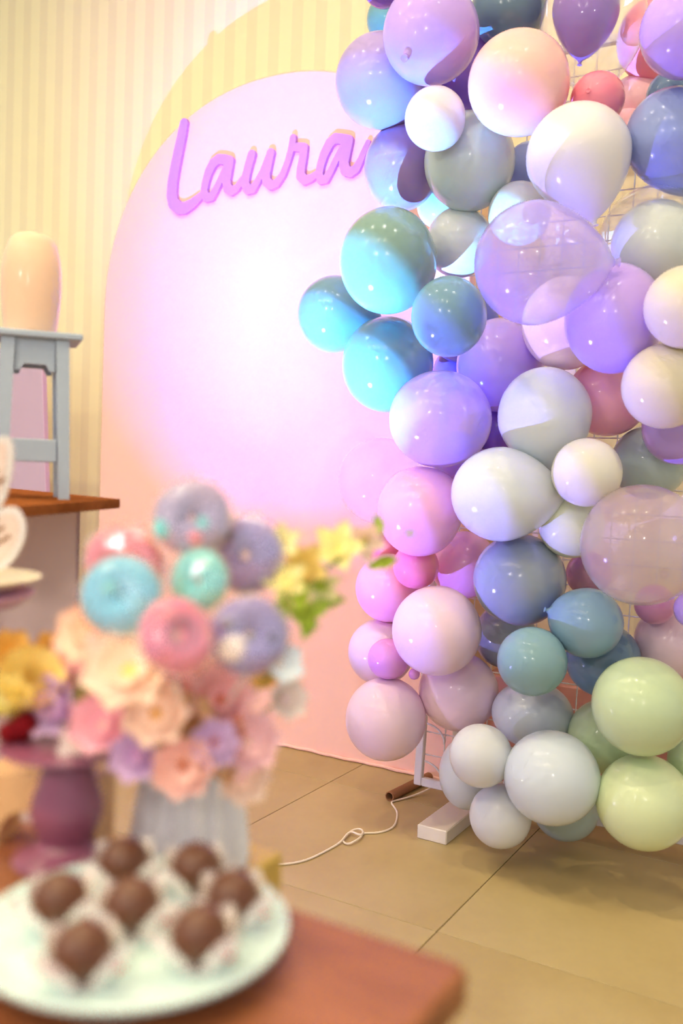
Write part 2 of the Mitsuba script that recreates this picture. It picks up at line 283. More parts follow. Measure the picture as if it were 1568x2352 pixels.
BALLOONS = [
    (0.4964, -0.4273, 2.4711, 0.1430, 1.000, 'lav', 'large glossy lavender balloon at the top left of the balloon wall'),
    (0.2562, -0.2831, 2.4296, 0.1475, 1.000, 'greylav', 'greyish lavender balloon leftmost at the top, beside the striped wall'),
    (0.2512, -0.2900, 2.7277, 0.0643, 1.000, 'purple', 'small purple balloon cut by the top edge, above the teal one'),
    (0.1426, -0.0300, 2.7570, 0.0825, 1.038, 'teal', 'small dark teal balloon half hidden behind the top lavender balloon'),
    (0.6329, -0.1600, 2.6353, 0.1171, 1.024, 'slateteal', 'dusky teal blue balloon cut by the top edge, left of the clear one'),
    (0.4396, -0.0300, 2.5197, 0.1390, 1.000, 'purple', 'shaded purple balloon tucked behind the peach balloon'),
    (0.7746, -0.4212, 2.2811, 0.1419, 0.991, 'peach', 'large peach pink balloon near the top with a bright violet patch'),
    (0.9384, -0.2850, 2.4737, 0.1532, 1.041, 'clear', 'clear balloon at the top holding a purple teardrop balloon'),
    (0.8776, -0.1600, 2.5780, 0.1079, 1.184, 'purple', 'purple teardrop balloon inside the clear balloon at the top'),
    (1.0401, -0.0300, 2.5103, 0.1078, 1.216, 'rose', 'rose pink balloon behind the right side of the top clear balloon'),
    (1.2223, -0.4200, 2.3378, 0.1178, 1.000, 'lav', 'bright lavender balloon in the top right corner'),
    (0.9632, -0.2938, 2.2522, 0.0761, 0.984, 'rose', 'small rose balloon with its nub in front, right of the peach balloon'),
    (0.9973, 0.0164, 2.3420, 0.0880, 1.000, 'palepink', 'pale pink balloon behind the small rose nubbed balloon'),
    (0.9992, -0.0787, 2.2149, 0.0757, 1.091, 'palepink', 'pale pink balloon squeezed between the big white teardrop and the periwinkle one'),
    (1.1433, -0.1600, 2.2778, 0.0749, 1.000, 'dusk', 'dusky blue balloon above the big periwinkle one at the right edge'),
    (1.1727, -0.2866, 2.1184, 0.1300, 1.037, 'peri', 'large periwinkle blue balloon at the right edge below the dusky blue one'),
    (0.9563, -0.4236, 2.0551, 0.1416, 1.000, 'white', 'large white balloon whose pointed tail hangs over the clear balloon'),
    (0.5359, -0.4563, 2.2085, 0.0897, 1.014, 'whitelav', 'small white balloon with a lavender tint below the top lavender balloon'),
    (0.5556, -0.2351, 2.1500, 0.1461, 1.067, 'mintgrey', 'large pale mint grey balloon right of the mauve one'),
    (0.2898, -0.1768, 2.1830, 0.1329, 1.115, 'mauve', 'greyish mauve balloon touching the end of the purple lettering'),
    (0.3511, 0.0081, 2.1037, 0.0838, 1.018, 'mintgrey', 'pale mint balloon peeping out below the mauve balloon'),
    (0.5008, -0.1600, 1.9222, 0.1106, 1.039, 'palewhite', 'pale white balloon between the green balloon and the big clear one'),
    (0.7166, -0.2062, 1.9808, 0.0963, 1.000, 'palewhite', 'pale white balloon half hidden under the white teardrop balloon'),
    (0.6777, -0.0300, 2.1764, 0.0799, 1.055, 'peri', 'periwinkle balloon deep in the gap beside the mint grey one'),
    (0.9136, -0.6159, 1.7276, 0.1586, 0.993, 'clearlilac', 'large clear balloon with lavender reflections in the middle of the wall'),
    (1.1301, -0.2524, 1.8496, 0.1498, 1.008, 'clear', 'clear outer balloon around a pale one at the right edge'),
    (1.1334, -0.2316, 1.8432, 0.1243, 1.020, 'whitemint', 'pale mint white balloon inside the clear one at the right edge'),
    (0.3801, -0.4200, 1.8169, 0.1552, 1.080, 'tealgreen', 'large glossy green balloon with a bright cyan underside at the left'),
    (0.0393, -0.1600, 1.7151, 0.1333, 1.011, 'tealblue', 'blue balloon sticking out furthest left against the pink arch'),
    (0.6431, -0.5370, 1.6172, 0.1098, 1.057, 'tealblue', 'small blue teal balloon right of the big green one'),
    (0.4630, -0.0175, 1.6829, 0.1274, 1.048, 'blueviolet', 'blue violet balloon just behind the small blue teal one'),
    (0.2998, -0.2423, 1.5238, 0.1539, 1.048, 'tealblue', 'bright cyan lit blue balloon below the big green one'),
    (0.5329, -0.3218, 1.3416, 0.1556, 0.941, 'clearlav', 'translucent lavender balloon below the bright cyan lit one'),
    (0.6463, -0.1290, 1.5287, 0.1451, 1.080, 'lav', 'lavender balloon in shadow between the blue cluster and the white one'),
    (0.3877, 0.0908, 1.5417, 0.0719, 1.067, 'purple', 'dark purple balloon deep in the gap under the blue cluster'),
    (0.8810, -0.2130, 1.6379, 0.1355, 1.059, 'pinkwhite', 'pinkish white balloon seen partly through the big clear balloon'),
    (1.0699, -0.4009, 1.6119, 0.1404, 1.125, 'lav', 'large lavender balloon right of the pinkish white one'),
    (1.2771, -0.5161, 1.6127, 0.1037, 0.990, 'cream', 'cream balloon at the right edge, upper of the two cream ones'),
    (1.2204, -0.4407, 1.4239, 0.1111, 1.000, 'cream', 'cream beige balloon at the right edge, lower of the two cream ones'),
    (0.9811, -0.0802, 1.4280, 0.1231, 0.978, 'pink', 'pink balloon left of the lower cream balloon'),
    (1.2133, -0.1709, 1.3280, 0.1036, 1.000, 'lav', 'lavender balloon at the right edge below the lower cream balloon'),
    (0.8530, -0.2908, 1.3557, 0.1419, 1.065, 'whiteblue', 'large pale blue white balloon below the pinkish white one'),
    (0.6004, -0.0132, 1.3300, 0.0838, 1.091, 'purple', 'purple balloon behind the translucent lavender one'),
    (0.5026, -0.1050, 1.2299, 0.0868, 1.000, 'lav', 'lavender balloon peeping out under the translucent lavender one'),
    (0.2461, -0.1473, 1.1399, 0.1492, 1.000, 'clear', 'clear balloon overlapping the pink arch at the left'),
    (0.4786, -0.3267, 1.0536, 0.1379, 1.061, 'pinklilac', 'pink lilac balloon in front of the left clear balloon'),
    (0.7745, -0.4123, 1.1213, 0.1421, 0.932, 'whiteblue', 'broad white balloon with its tail pointing right, in mid wall'),
    (1.0191, -0.4106, 1.1928, 0.0954, 0.988, 'palecream', 'small creamy white balloon right of the broad white one'),
    (0.9479, -0.2849, 1.0371, 0.0960, 1.013, 'creammint', 'cream mint balloon tucked under the small creamy white one'),
    (1.1018, -0.0189, 1.2324, 0.1138, 1.000, 'greymint', 'grey mint balloon behind, right of the small creamy white one'),
    (1.1814, -0.4301, 1.0050, 0.1614, 1.007, 'clearmauve', 'large clear balloon with a lilac tinge at the lower right'),
    (0.7983, -0.2835, 0.8644, 0.1390, 1.000, 'slate', 'large slate blue balloon below the broad white one'),
    (1.0211, -0.3392, 0.7670, 0.1009, 0.988, 'steel', 'steel blue balloon right of the two stacked slate and teal ones'),
    (0.9005, -0.4404, 0.6555, 0.0976, 0.988, 'steelteal', 'teal blue balloon directly below the large slate one'),
    (0.6706, -0.0300, 0.6425, 0.1051, 1.071, 'slate', 'slate balloon in shadow between the lilac and teal blue ones'),
    (1.0280, -0.1565, 0.6320, 0.1117, 1.000, 'slatedeep', 'deep blue balloon behind and below the steel blue one'),
    (0.9379, -0.0300, 0.8738, 0.0719, 1.000, 'mauverose', 'mauve rose balloon in the gap right of the large slate one'),
    (1.1690, -0.1600, 0.8156, 0.0586, 1.000, 'orchid', 'small orchid pink balloon under the large lower clear balloon'),
    (1.1968, -0.0300, 0.6883, 0.1112, 1.049, 'lilac', 'lilac balloon at the right edge above the big mint one'),
    (1.2971, -0.2900, 0.8293, 0.0524, 1.000, 'lav', 'small lavender balloon at the right edge under the lower clear one'),
    (0.2146, -0.0575, 0.9079, 0.0740, 1.000, 'rose', 'small rose balloon at the left, under the pink lilac one'),
    (0.4331, -0.2426, 0.8707, 0.0750, 1.000, 'rose', 'small hot pink balloon between the pink lilac and lilac ones'),
    (0.2958, -0.1599, 0.7782, 0.1157, 1.026, 'pink', 'pink balloon at the left edge below the small rose ones'),
    (0.5118, -0.0300, 0.8664, 0.1142, 1.026, 'pinklilac', 'pinkish lilac balloon behind, left of the large slate one'),
    (0.5665, -0.3550, 0.6910, 0.1382, 1.000, 'lilac', 'large lilac balloon in front, left of the slate cluster'),
    (0.2696, -0.1481, 0.5528, 0.1140, 1.000, 'lilac', 'lilac balloon at the left edge behind the small orchid one'),
    (0.3774, -0.3025, 0.5684, 0.0670, 0.979, 'orchid', 'small orchid purple balloon between three lilac ones'),
    (0.4654, -0.2900, 0.5292, 0.0181, 1.000, 'orchid', 'tiny barely inflated purple balloon in the middle of the lilac ones'),
    (0.3738, -0.2967, 0.3694, 0.1333, 1.022, 'lilac', 'lilac balloon lowest at the left, in front of the metal frame'),
    (0.5642, -0.1537, 0.4619, 0.1301, 0.978, 'lilac', 'lilac balloon just right of the lowest left lilac one'),
    (0.8176, -0.1600, 0.4309, 0.1156, 0.809, 'palebluegrey', 'pale blue grey balloon shaded by the teal blue one above'),
    (0.7560, -0.4285, 0.3556, 0.0917, 1.000, 'palebluewhite', 'small white blue balloon above the white floor beam'),
    (0.6386, -0.2250, 0.2248, 0.1041, 1.254, 'palebluegrey', 'pale grey blue balloon behind the small white blue ones, over the beam'),
    (0.9637, -0.4094, 0.3281, 0.1331, 0.982, 'paleblue', 'large pale blue balloon at the bottom, centre of the wall'),
    (0.7983, -0.3550, 0.1619, 0.0928, 1.014, 'palebluewhite', 'small white blue balloon lowest in the wall, nearest the beam'),
    (0.9186, -0.0950, 0.1343, 0.1032, 0.974, 'greymint', 'grey mint balloon lowest, behind the large pale blue one'),
    (1.0408, -0.1600, 0.3994, 0.1078, 1.050, 'mint', 'mint balloon partly behind the upper big mint one'),
    (1.1925, -0.3810, 0.5645, 0.1333, 1.009, 'mint', 'large mint green balloon at the lower right, upper of the two'),
    (1.2042, -0.3420, 0.2903, 0.1300, 1.000, 'mintbright', 'large pale mint green balloon lowest at the right'),
    (1.3000, -0.1600, 0.3753, 0.0727, 1.000, 'mint', 'mint balloon cut by the right edge between the two big mint ones'),
]
TAILS = {0: ('back', (-0.1, -0.72, -0.66)), 8: ('side', (-0.08, 0.0, -1.0)), 11: ('back', (0.0, -0.97, -0.1)), 16: ('side', (0.24, 0.12, -0.95)),
    15: ('side', (0.3, 0.3, -0.9)), 46: ('side', (0.86, 0.5, 0.02)), 41: ('side', (0.15, 0.3, -0.93)), 52: ('back', (-0.8, -0.45, 0.25)), 24: ('side', (0.86, 0.5, 0.05)),
    7: ('side', (0.0, 0.2, -1.0)), 35: ('back', (0.3, 0.8, 0.3)), 45: ('back', (0.5, 0.7, 0.5)), 48: ('side', (0.2, 0.5, 0.85)), 28: ('side', (0.8, 0.35, -0.1))}
for i, (x, y, z, r, asp, col, label) in enumerate(BALLOONS):
    kind, t = TAILS.get(i, ('back', (0.25*math.sin(i*2.4), 0.85, 0.45*math.cos(i*1.7))))
    if kind == 'side':           # a stretched balloon: keep its middle where it stands
        t = np.array(t)/np.linalg.norm(t); c = np.array([x, y, z])+t*r*0.02
    else: c = np.array([x, y, z])
    s = math.sqrt(asp)
    M = shift(*c) @ np.diag([r/s, r/s if asp > 1 else r, r*s, 1.0]) @ axis_frame((0, 0, 0), -np.array(t, float), i*0.7)
    k = num('balloon')
    obj(k, BODY[kind], 'latex_'+col, to=M)
    obj(k+'__knot', KNOT[kind], 'latex_'+col, to=M)
    tag(k, label, 'balloon', 'balloons of the pastel balloon wall')

# ------------------------------------------------------------------ the metal grid frame behind the balloons
plastic('white_metal', (226, 222, 224), 0.2)
FO, TILT = np.array([0.325, 0.05, 0.047]), math.radians(3.6)
FZ = np.array([0, math.sin(TILT), math.cos(TILT)]); FX = np.array([1.0, 0, 0]); FN = np.cross(FZ, FX)
FM = frame(FO, FX, -np.cross(FX, FZ)*-1 if False else np.cross(FZ, FX), FZ)
FW, FH, PW = 1.13, 2.62, 0.03
def fobj(key, m, b='white_metal', smooth=30): return obj(key, m, b, smooth, FM)
g = 'mesh_frame'
for x0 in (0, FW-PW): fobj(num(g+'__post'), box(x0, x0+PW, -0.012, 0.012, 0, FH, 0.003))
for z0 in (0, FH-PW): fobj(num(g+'__rail'), box(PW+0.0005, FW-PW-0.0005, -0.012, 0.012, z0, z0+PW, 0.003))
def twisted(p0, p1, r=0.0026):
    p0, p1 = np.array(p0), np.array(p1); L = np.linalg.norm(p1-p0); n = max(8, int(L/0.012))
    t = np.linspace(0, 1, n); path = p0+np.outer(t, p1-p0)
    return tube(path, r*(1+0.28*np.sin(np.arange(n)*2.2)), 5)
d = mikit.ply(twisted((0, 0, PW), (0, 0, FH-PW)), 'white_metal', True)
for k in range(1, 14): obj(num(g+'__wire'), d, 'white_metal', to=FM @ shift(PW+k*0.0764, 0.0, 0))
d = mikit.ply(twisted((PW, 0, 0), (FW-PW, 0, 0)), 'white_metal', True)
for k in range(1, 31): obj(num(g+'__wire'), d, 'white_metal', to=FM @ shift(0, 0.0052, PW+k*0.0825))
for z0 in (0.165, 0.03):
    fobj(num(g+'__curl'), tube([(PW+0.002+0.075*math.sin(a), -0.006, z0+0.06*math.cos(a)) for a in np.linspace(0.05, 1.6, 14)], 0.0038, 8), smooth=True)
obj(g+'__back_strut', box(0.40, 0.425, 0.20, 0.225, 0.0, 0.75, 0.003), 'white_metal')
tag(g, 'white metal grid frame that carries the balloons, its lower left corner showing', 'frame')
plastic('white_wood', (232, 224, 214), 0.3)
for i, (x, lab) in enumerate(((0.497, 'white rectangular beam lying on the floor under the lowest left balloons'), (1.33, 'white rectangular floor beam under the right end of the metal frame'))):
    k = num('floor_beam'); obj(k, box(x, x+0.103, -0.287, 0.28, 0.0, 0.0455, 0.003), 'white_wood'); tag(k, lab, 'beam')

# cardboard tube and cord on the floor
matte('cardboard', (150, 108, 78)); matte('cord_white', (232, 220, 202))
ta, tb = np.array([0.275, -0.05, 0.0175]), np.array([0.300, 0.232, 0.0175])
tl = np.linalg.norm(tb-ta)
obj('cardboard_tube', lathe([(0.0172, 0), (0.0172, tl), (0.014, tl), (0.014, 0), (0.0172, 0)], 28), 'cardboard', 30, axis_frame(ta, tb-ta))
tag('cardboard_tube', 'thin brown cardboard tube lying on the floor under the metal frame', 'tube')
CORD = [[0.3738, 0.1277, 0.03], [0.3349, 0.0631, 0.008], [0.3009, -0.0274, 0.005], [0.2911, -0.0592, 0.0045], [0.331, -0.1106, 0.004], [0.3744, -0.1864, 0.004], [0.3959, -0.2544, 0.004], [0.3916, -0.3021, 0.004], [0.3686, -0.3405, 0.004], [0.345, -0.3618, 0.004], [0.3518, -0.3918, 0.007], [0.3567, -0.4404, 0.009], [0.3447, -0.4689, 0.006], [0.3222, -0.4573, 0.005], [0.3107, -0.4181, 0.006], [0.3099, -0.3746, 0.01], [0.3255, -0.3564, 0.012], [0.3457, -0.3725, 0.012], [0.3503, -0.4011, 0.014], [0.3182, -0.3952, 0.013], [0.3196, -0.4586, 0.009], [0.3174, -0.5108, 0.004], [0.3112, -0.5782, 0.004], [0.2982, -0.6442, 0.004], [0.2691, -0.6943, 0.004], [0.22, -0.7362, 0.004], [0.1713, -0.7777, 0.004], [0.11, -0.8634, 0.004], [-0.0106, -0.913, 0.004]]
obj('cord', tube(spline(CORD, 220), 0.0034, 8), 'cord_white', True)
tag('cord', 'white cord with a loose loop trailing over the floor tiles', 'cord')

# stage LED on the floor (stands left of the picture)
plastic('black_metal', (26, 26, 28), 0.25)
LD = (AIM_ARCH-LED)/np.linalg.norm(AIM_ARCH-LED)*0.45+(AIM_BALLOONS-LED)/np.linalg.norm(AIM_BALLOONS-LED)*0.55; LD /= np.linalg.norm(LD)
LM = axis_frame(LED-LD*0.022, LD)
obj('stage_light', lathe([(0, -0.10), (0.045, -0.10), (0.055, -0.085), (0.055, 0.012), (0.047, 0.012), (0.047, -0.004), (0, -0.004)], 36), 'black_metal', 30, LM)
obj('stage_light__lens', lathe([(0, 0.0), (0.019, 0.0), (0.019, 0.004), (0, 0.005)], 32), 'black_metal', 30, LM, emitter={'type': 'area', 'radiance': {'type': 'rgb', 'value': [620, 600, 1250]}})
side = LM[:3, 0]
for s in (-1, 1):
    h = LED-LD*0.06+side*s*0.062
    obj(num('stage_light__yoke'), tube([h-side*s*0.004, h+side*s*0.006, np.array([h[0], h[1], 0.03])+side*s*0.006, np.array([h[0], h[1], 0.006])+side*s*0.004], 0.006, 8), 'black_metal', True)
bc = LED-LD*0.06
obj('stage_light__base', box(bc[0]-0.08, bc[0]+0.08, bc[1]-0.08, bc[1]+0.08, 0.0, 0.012, 0.002), 'black_metal')
tag('stage_light', 'black stage LED light standing on the floor, aimed up at the arch', 'lamp')

# ------------------------------------------------------------------ wood
def wood(a, b, c, sx, sy):
    def fn(p, n, uv):
        g1 = fbm(p.x*sx, p.y*sy, p.z*30); g2 = noise(p.x*sx*4, p.y*sy*4, p.z*90)
        return mix(mix(lin(a), lin(b), smoothstep(0.25, 0.75, g1)), lin(c), smoothstep(0.62, 0.95, g2)*0.5)
    return mikit.proc(fn)
plastic('table_wood', wood((146, 84, 48), (170, 104, 62), (112, 58, 32), 5, 34), 0.35)
matte('board_wood', wood((122, 68, 34), (146, 86, 46), (100, 52, 24), 6, 22))
plastic('mauve_panel', (240, 214, 214), 0.3)
def rounded(poly, r): return poly.buffer(-r).buffer(r, 10)

# near table with the sweets
TT = 0.75
top = rounded(shapely.box(0.50, -3.12, 1.431, -2.195), 0.018)
obj('near_table', slab(top, TT-0.036, TT, 0.009), 'table_wood', 50)
for x in (0.55, 1.325):
    for y in (-3.06, -2.305): obj(num('near_table__leg'), box(x, x+0.055, y, y+0.055, 0, TT-0.0365, 0.003), 'table_wood')
tag('near_table', 'reddish brown wooden table top in the foreground with a rounded corner', 'table')

# the higher table with the stool
BZ = 1.09
BC = np.array([0.227, -1.386]); d1 = np.array([0.364, -0.931]); d2 = np.array([-0.961, 0.277])
board = rounded(Polygon([BC, BC+d2*1.25, BC+d2*1.25+d1*0.5+np.array([-0.35, -0.1]), BC+d1*0.62+np.array([-0.95, 0.10]), BC+d1*0.62]), 0.003)
obj('pedestal_table', slab(board, BZ-0.021, BZ, 0.0015, 2), 'board_wood', 30)
A0 = BC+np.array((-0.1012, -0.0357))
for q0, q1 in (((0, 0), (-0.52, -0.285)), ((-0.10, -0.42), (-0.55, -0.62))):
    p0, p1 = A0+np.array(q0), A0+np.array(q1); u = (p1-p0)/np.linalg.norm(p1-p0); w = np.array([-u[1], u[0]])*-0.03
    obj(num('pedestal_table__panel_leg'), slab(Polygon([p0, p1, p1+w, p0+w]), 0.0, BZ-0.0215, 0.002), 'mauve_panel', 30)
tag('pedestal_table', 'tall table with a brown wooden top on a mauve panel base, behind the flowers', 'table')

# grey stool
plastic('grey_paint', (176, 190, 206), 0.28)
ST = {'c': (0.1219, -1.55), 'ux': (0.5614, 0.7068), 'uy': (-0.7068, 0.5614), 'hw': 0.070, 'hd': 0.075, 'v': (0.1138, -1.5539)}
SZ, SH = BZ, 0.352
ax, ay = ST['ux'], ST['uy']; SM = frame((ST['c'][0], ST['c'][1], SZ), (ax[0], ax[1], 0), (ay[0], ay[1], 0), (0, 0, 1))
hw, hd = ST['hw'], ST['hd']           # half spans of the feet
tw, td = hw*0.86, hd*0.74             # half spans at the top
def sobj(key, m, smooth=30): return obj(key, m, 'grey_paint', smooth, SM)
def leg(x0, y0, x1, y1, z1, a0=0.0125, a1=0.015):
    pts = [(x0+sx*a0, y0+sy*a0, 0.0) for sx in (-1, 1) for sy in (-1, 1)]+[(x1+sx*a1, y1+sy*a1, z1) for sx in (-1, 1) for sy in (-1, 1)]
    return trimesh.convex.convex_hull(np.array(pts))
sobj('stool', slab(rounded(shapely.box(-tw-0.035, -td-0.03, tw+0.045, td+0.03), 0.006), SH-0.014, SH, 0.004), 40)
for sx in (-1, 1):
    for sy in (-1, 1): sobj(num('stool__leg'), leg(sx*hw, sy*hd, sx*tw, sy*td, SH-0.0145))
def lerp(a, b, t): return a+(b-a)*t
for sy in (-1, 1):      # aprons with a scalloped lower edge, and stretchers
    w = tw-0.0155
    pts = [(-w, SH-0.0145), (-w, SH-0.082), (-w+0.012, SH-0.082), (-w+0.02, SH-0.068), (w-0.02, SH-0.068), (w-0.012, SH-0.082), (w, SH-0.082), (w, SH-0.0145)]
    y0 = sy*td-0.006
    sobj(num('stool__apron'), moved(extrude_y(Polygon(pts), 0, 0.012), shift(0, y0, 0)))
    t = 0.285; w2 = lerp(hw, tw, t)-0.0150; y2 = sy*lerp(hd, td, t)
    sobj(num('stool__stretcher'), box(-w2, w2, y2-0.006, y2+0.006, 0.078, 0.126, 0.002))
for sx in (-1, 1):
    x0 = sx*tw-0.006; w = td-0.0155
    sobj(num('stool__apron'), box(x0, x0+0.012, -w, w, SH-0.075, SH-0.0145, 0.002))
    t = 0.45; x2 = sx*lerp(hw, tw, t); w2 = lerp(hd, td, t)-0.015
    sobj(num('stool__stretcher'), box(x2-0.006, x2+0.006, -w2, w2, 0.135, 0.175, 0.002))
tag('stool', 'small grey painted wooden stool standing on the tall table', 'stool')
plastic('peach_glaze', (246, 206, 172), 0.03)
vr = 0.0625
prof = [(0, 0), (vr*0.80, 0), (vr*0.86, 0.006), (vr*0.93, 0.04), (vr*0.985, 0.08), (vr, 0.108), (vr*0.985, 0.135), (vr*0.93, 0.165), (vr*0.80, 0.192), (vr*0.66, 0.206), (vr*0.52, 0.2115), (vr*0.44, 0.2105), (vr*0.42, 0.205), (vr*0.42, 0.19), (vr*0.74, 0.165), (vr*0.9, 0.11), (vr*0.76, 0.012), (0, 0.010)]
obj('vase', lathe(prof, 64), 'peach_glaze', 40, frame((ST['v'][0], ST['v'][1], SZ+SH+0.0003), (1, 0, 0), (0, 1, 0), (0, 0, 1)))
tag('vase', 'glossy peach ceramic vase with rounded shoulders on the grey stool', 'vase')

# butterfly on a cream and lilac cake stand at the left edge
plastic('lilac_glaze', (208, 160, 204), 0.1); plastic('cream_glaze', (244, 232, 206), 0.15); plastic('dark_wood', (64, 36, 30), 0.2)
plastic('wing_pink', (246, 222, 206), 0.3); plastic('wing_white', (244, 238, 232), 0.3); matte('gold_brown', (150, 110, 76))
CS = np.array([0.597, -2.0923, 0.9926])
def at(p, dz=0.0): return shift(p[0], p[1], p[2]+dz)
zt = CS[2]
obj('tall_cake_stand', lathe([(0, -0.03), (0.03, -0.034), (0.085, -0.026), (0.103, -0.012), (0.104, -0.008), (0.1, -0.006), (0.03, -0.012), (0, -0.012)], 64), 'lilac_glaze', 40, at(CS))
obj('tall_cake_stand__column', lathe([(0, -zt), (0.13, -zt), (0.13, -zt+0.02), (0.05, -zt+0.06), (0.035, -zt+0.2), (0.045, -zt+0.45), (0.03, -zt+0.62), (0.036, -0.26), (0.054, -0.21), (0.0645, -0.155), (0.055, -0.11), (0.03, -0.07), (0.028, -0.0345), (0, -0.0345)], 40), 'dark_wood', 40, at(CS))
tag('tall_cake_stand', 'lilac plate on a dark turned column at the left edge, carrying the cream dish', 'cake stand')
obj('cream_dish', lathe([(0, -0.0115), (0.03, -0.0115), (0.075, -0.003), (0.112, 0.012), (0.114, 0.0145), (0.108, 0.0155), (0.06, 0.014), (0, 0.013)], 64), 'cream_glaze', 40, at(CS))
tag('cream_dish', 'cream dish with a thin pointed rim resting on the lilac plate', 'dish')
ca, sa = (0.8637, 0.5040)
BM = frame((CS[0], CS[1], CS[2]+0.0125), (ca, sa, 0), (-sa, ca, 0), (0, 0, 1))
def wing(pts): return Polygon(spline(pts+[pts[0]], 60)[:-1]).buffer(0)
W1 = [(0.004, 0.10), (0.03, 0.160), (0.055, 0.200), (0.070, 0.198), (0.076, 0.166), (0.070, 0.128), (0.05, 0.092), (0.012, 0.088)]
W2 = [(0.004, 0.092), (0.045, 0.092), (0.079, 0.102), (0.094, 0.082), (0.092, 0.052), (0.070, 0.018), (0.048, 0.010), (0.02, 0.05)]
for s in (1, -1):
    for Wp in (W1, W2):
        P = wing([(s*x, z) for x, z in Wp])
        obj(num('butterfly__wing'), extrude_y(P, -0.0025, 0.005), 'wing_white', 20, BM)
        obj(num('butterfly__wing_panel'), extrude_y(P.buffer(-0.009), -0.004, 0.0014), 'wing_pink', 20, BM)
        c = np.array(P.centroid.coords[0])
        for k in range(3):
            a = c+np.array([s*(0.004-0.009*k), 0.012*k-0.008])
            obj(num('butterfly__marking'), extrude_y(LineString([a, a+np.array([s*0.014, 0.010])]).buffer(0.0024), -0.0052, 0.0011), 'gold_brown', 20, BM)
obj('butterfly__body', tube([(0, 0, 0.0005), (0, 0, 0.03), (0, 0, 0.09), (0, 0, 0.14), (0, 0, 0.155)], [0.006, 0.007, 0.009, 0.008, 0.003], 14), 'gold_brown', True, BM)
tag('butterfly', 'cream and pink butterfly figure with white wing edges, standing on the cream dish', 'figure')

# ------------------------------------------------------------------ purple pedestal plate with yellow flower sweets, wooden riser
plastic('purple_glaze', (142, 82, 108), 0.1)
PS = np.array([0.9846, -2.246, 0.75])
h = 0.1214
obj('purple_stand', lathe([(0, 0), (0.053, 0), (0.055, 0.003), (0.05, 0.008), (0.032, 0.014), (0.027, 0.022), (0.033, 0.036), (0.0385, 0.052), (0.037, 0.066), (0.030, 0.085), (0.024, h-0.008), (0.03, h-0.004), (0, h-0.004)], 64), 'purple_glaze', 40, at(PS))
obj('purple_stand__plate', lathe([(0, h-0.0035), (0.04, h-0.0035), (0.068, h), (0.071, h+0.002), (0.070, h+0.0045), (0.04, h+0.002), (0, h+0.002)], 72), 'purple_glaze', 40, at(PS))
tag('purple_stand', 'glossy purple pedestal stand with a bulbous foot in the left foreground', 'cake stand')
plastic('tan_wood', (236, 190, 136), 0.3)
RS = np.array([0.9411, -2.225, 0.75])
ro = Polygon([(-0.075, 0), (-0.052, 0)]+[(-0.052+0.03*(1-math.cos(a)), 0.012+0.03*math.sin(a)) for a in np.linspace(0, math.pi, 14)]+[(0.008, 0), (0.062, 0), (0.062, 0.082), (-0.075, 0.082)])
rm = moved(extrude_y(ro, 0, 0.05), shift(0, -0.025, 0))
obj('wooden_riser', rm, 'tan_wood', 20, frame(RS, (0.93, 0.36, 0), (-0.36, 0.93, 0), (0, 0, 1)))
tag('wooden_riser', 'small tan wooden riser with an arched opening behind the purple stand', 'riser')

# ------------------------------------------------------------------ petals, flowers
def petal_sheet(L, W, cup=0.35, tip=0.9, nu=8, nv=7, wave=0.0):
    """A cupped petal from the origin along +x, facing +z; a thin closed sheet."""
    top = []
    for i in range(nu):
        u = i/(nu-1)
        w = W*(math.sin(math.pi*min(1, u*tip+0.06))**0.75)*0.5 if i else W*0.09
        for j in range(nv):
            v = j/(nv-1)*2-1
            top.append((L*u*(1-0.08*v*v*u), w*v, L*cup*u*u+0.35*w*v*v+wave*L*math.sin(3*v+5*u)*u))
    top = np.array(top); bot = top-np.array([0, 0, L*0.02]); n = nu*nv
    f = []
    for i in range(nu-1):
        for j in range(nv-1):
            a, b, c, d = i*nv+j, (i+1)*nv+j, (i+1)*nv+j+1, i*nv+j+1
            f += [(a, b, c), (a, c, d), (n+a, n+c, n+b), (n+a, n+d, n+c)]
    edge = [(0, j) for j in range(nv)]+[(i, nv-1) for i in range(1, nu)]+[(nu-1, j) for j in range(nv-2, -1, -1)]+[(i, 0) for i in range(nu-2, 0, -1)]
    e = [i*nv+j for i, j in edge]
    for a, b in zip(e, e[1:]+e[:1]): f += [(a, n+a, n+b), (a, n+b, b)]
    m = trimesh.Trimesh(np.vstack([top, bot]), f, process=False); return m
PETAL = {k: mikit.ply(petal_sheet(1.0, *a), 'wing_pink', 60) for k, a in dict(wide=(1.0, 0.32, 0.88, 8, 7, 0.03), slim=(0.62, 0.3, 0.9, 8, 7, 0.02), cup=(1.15, 0.75, 0.8, 8, 7, 0.02), leaf=(0.5, 0.2, 0.97, 8, 7, 0.03)).items()}
CENTRE = mikit.ply(trimesh.creation.icosphere(2, 1.0), 'wing_pink', True)
PETALCOL = dict(cream=(255, 236, 220), peach=(255, 230, 212), palepink=(251, 217, 222), pink=(250, 205, 216), lilac=(228, 200, 230), dusty=(243, 204, 208), salmon=(252, 212, 200),
    white=(250, 242, 238), yellow=(246, 228, 150), paleyellow=(252, 246, 192), gold=(222, 180, 96), rust=(190, 116, 66), green=(166, 190, 70), iceblue=(226, 238, 250), mint=(214, 232, 216), tan=(222, 194, 150))
for k, c in PETALCOL.items(): matte('petal_'+k, c)
matte('stem_green', (110, 136, 60)); matte('berry_red', (122, 26, 32)); matte('accent_red', (196, 60, 72))
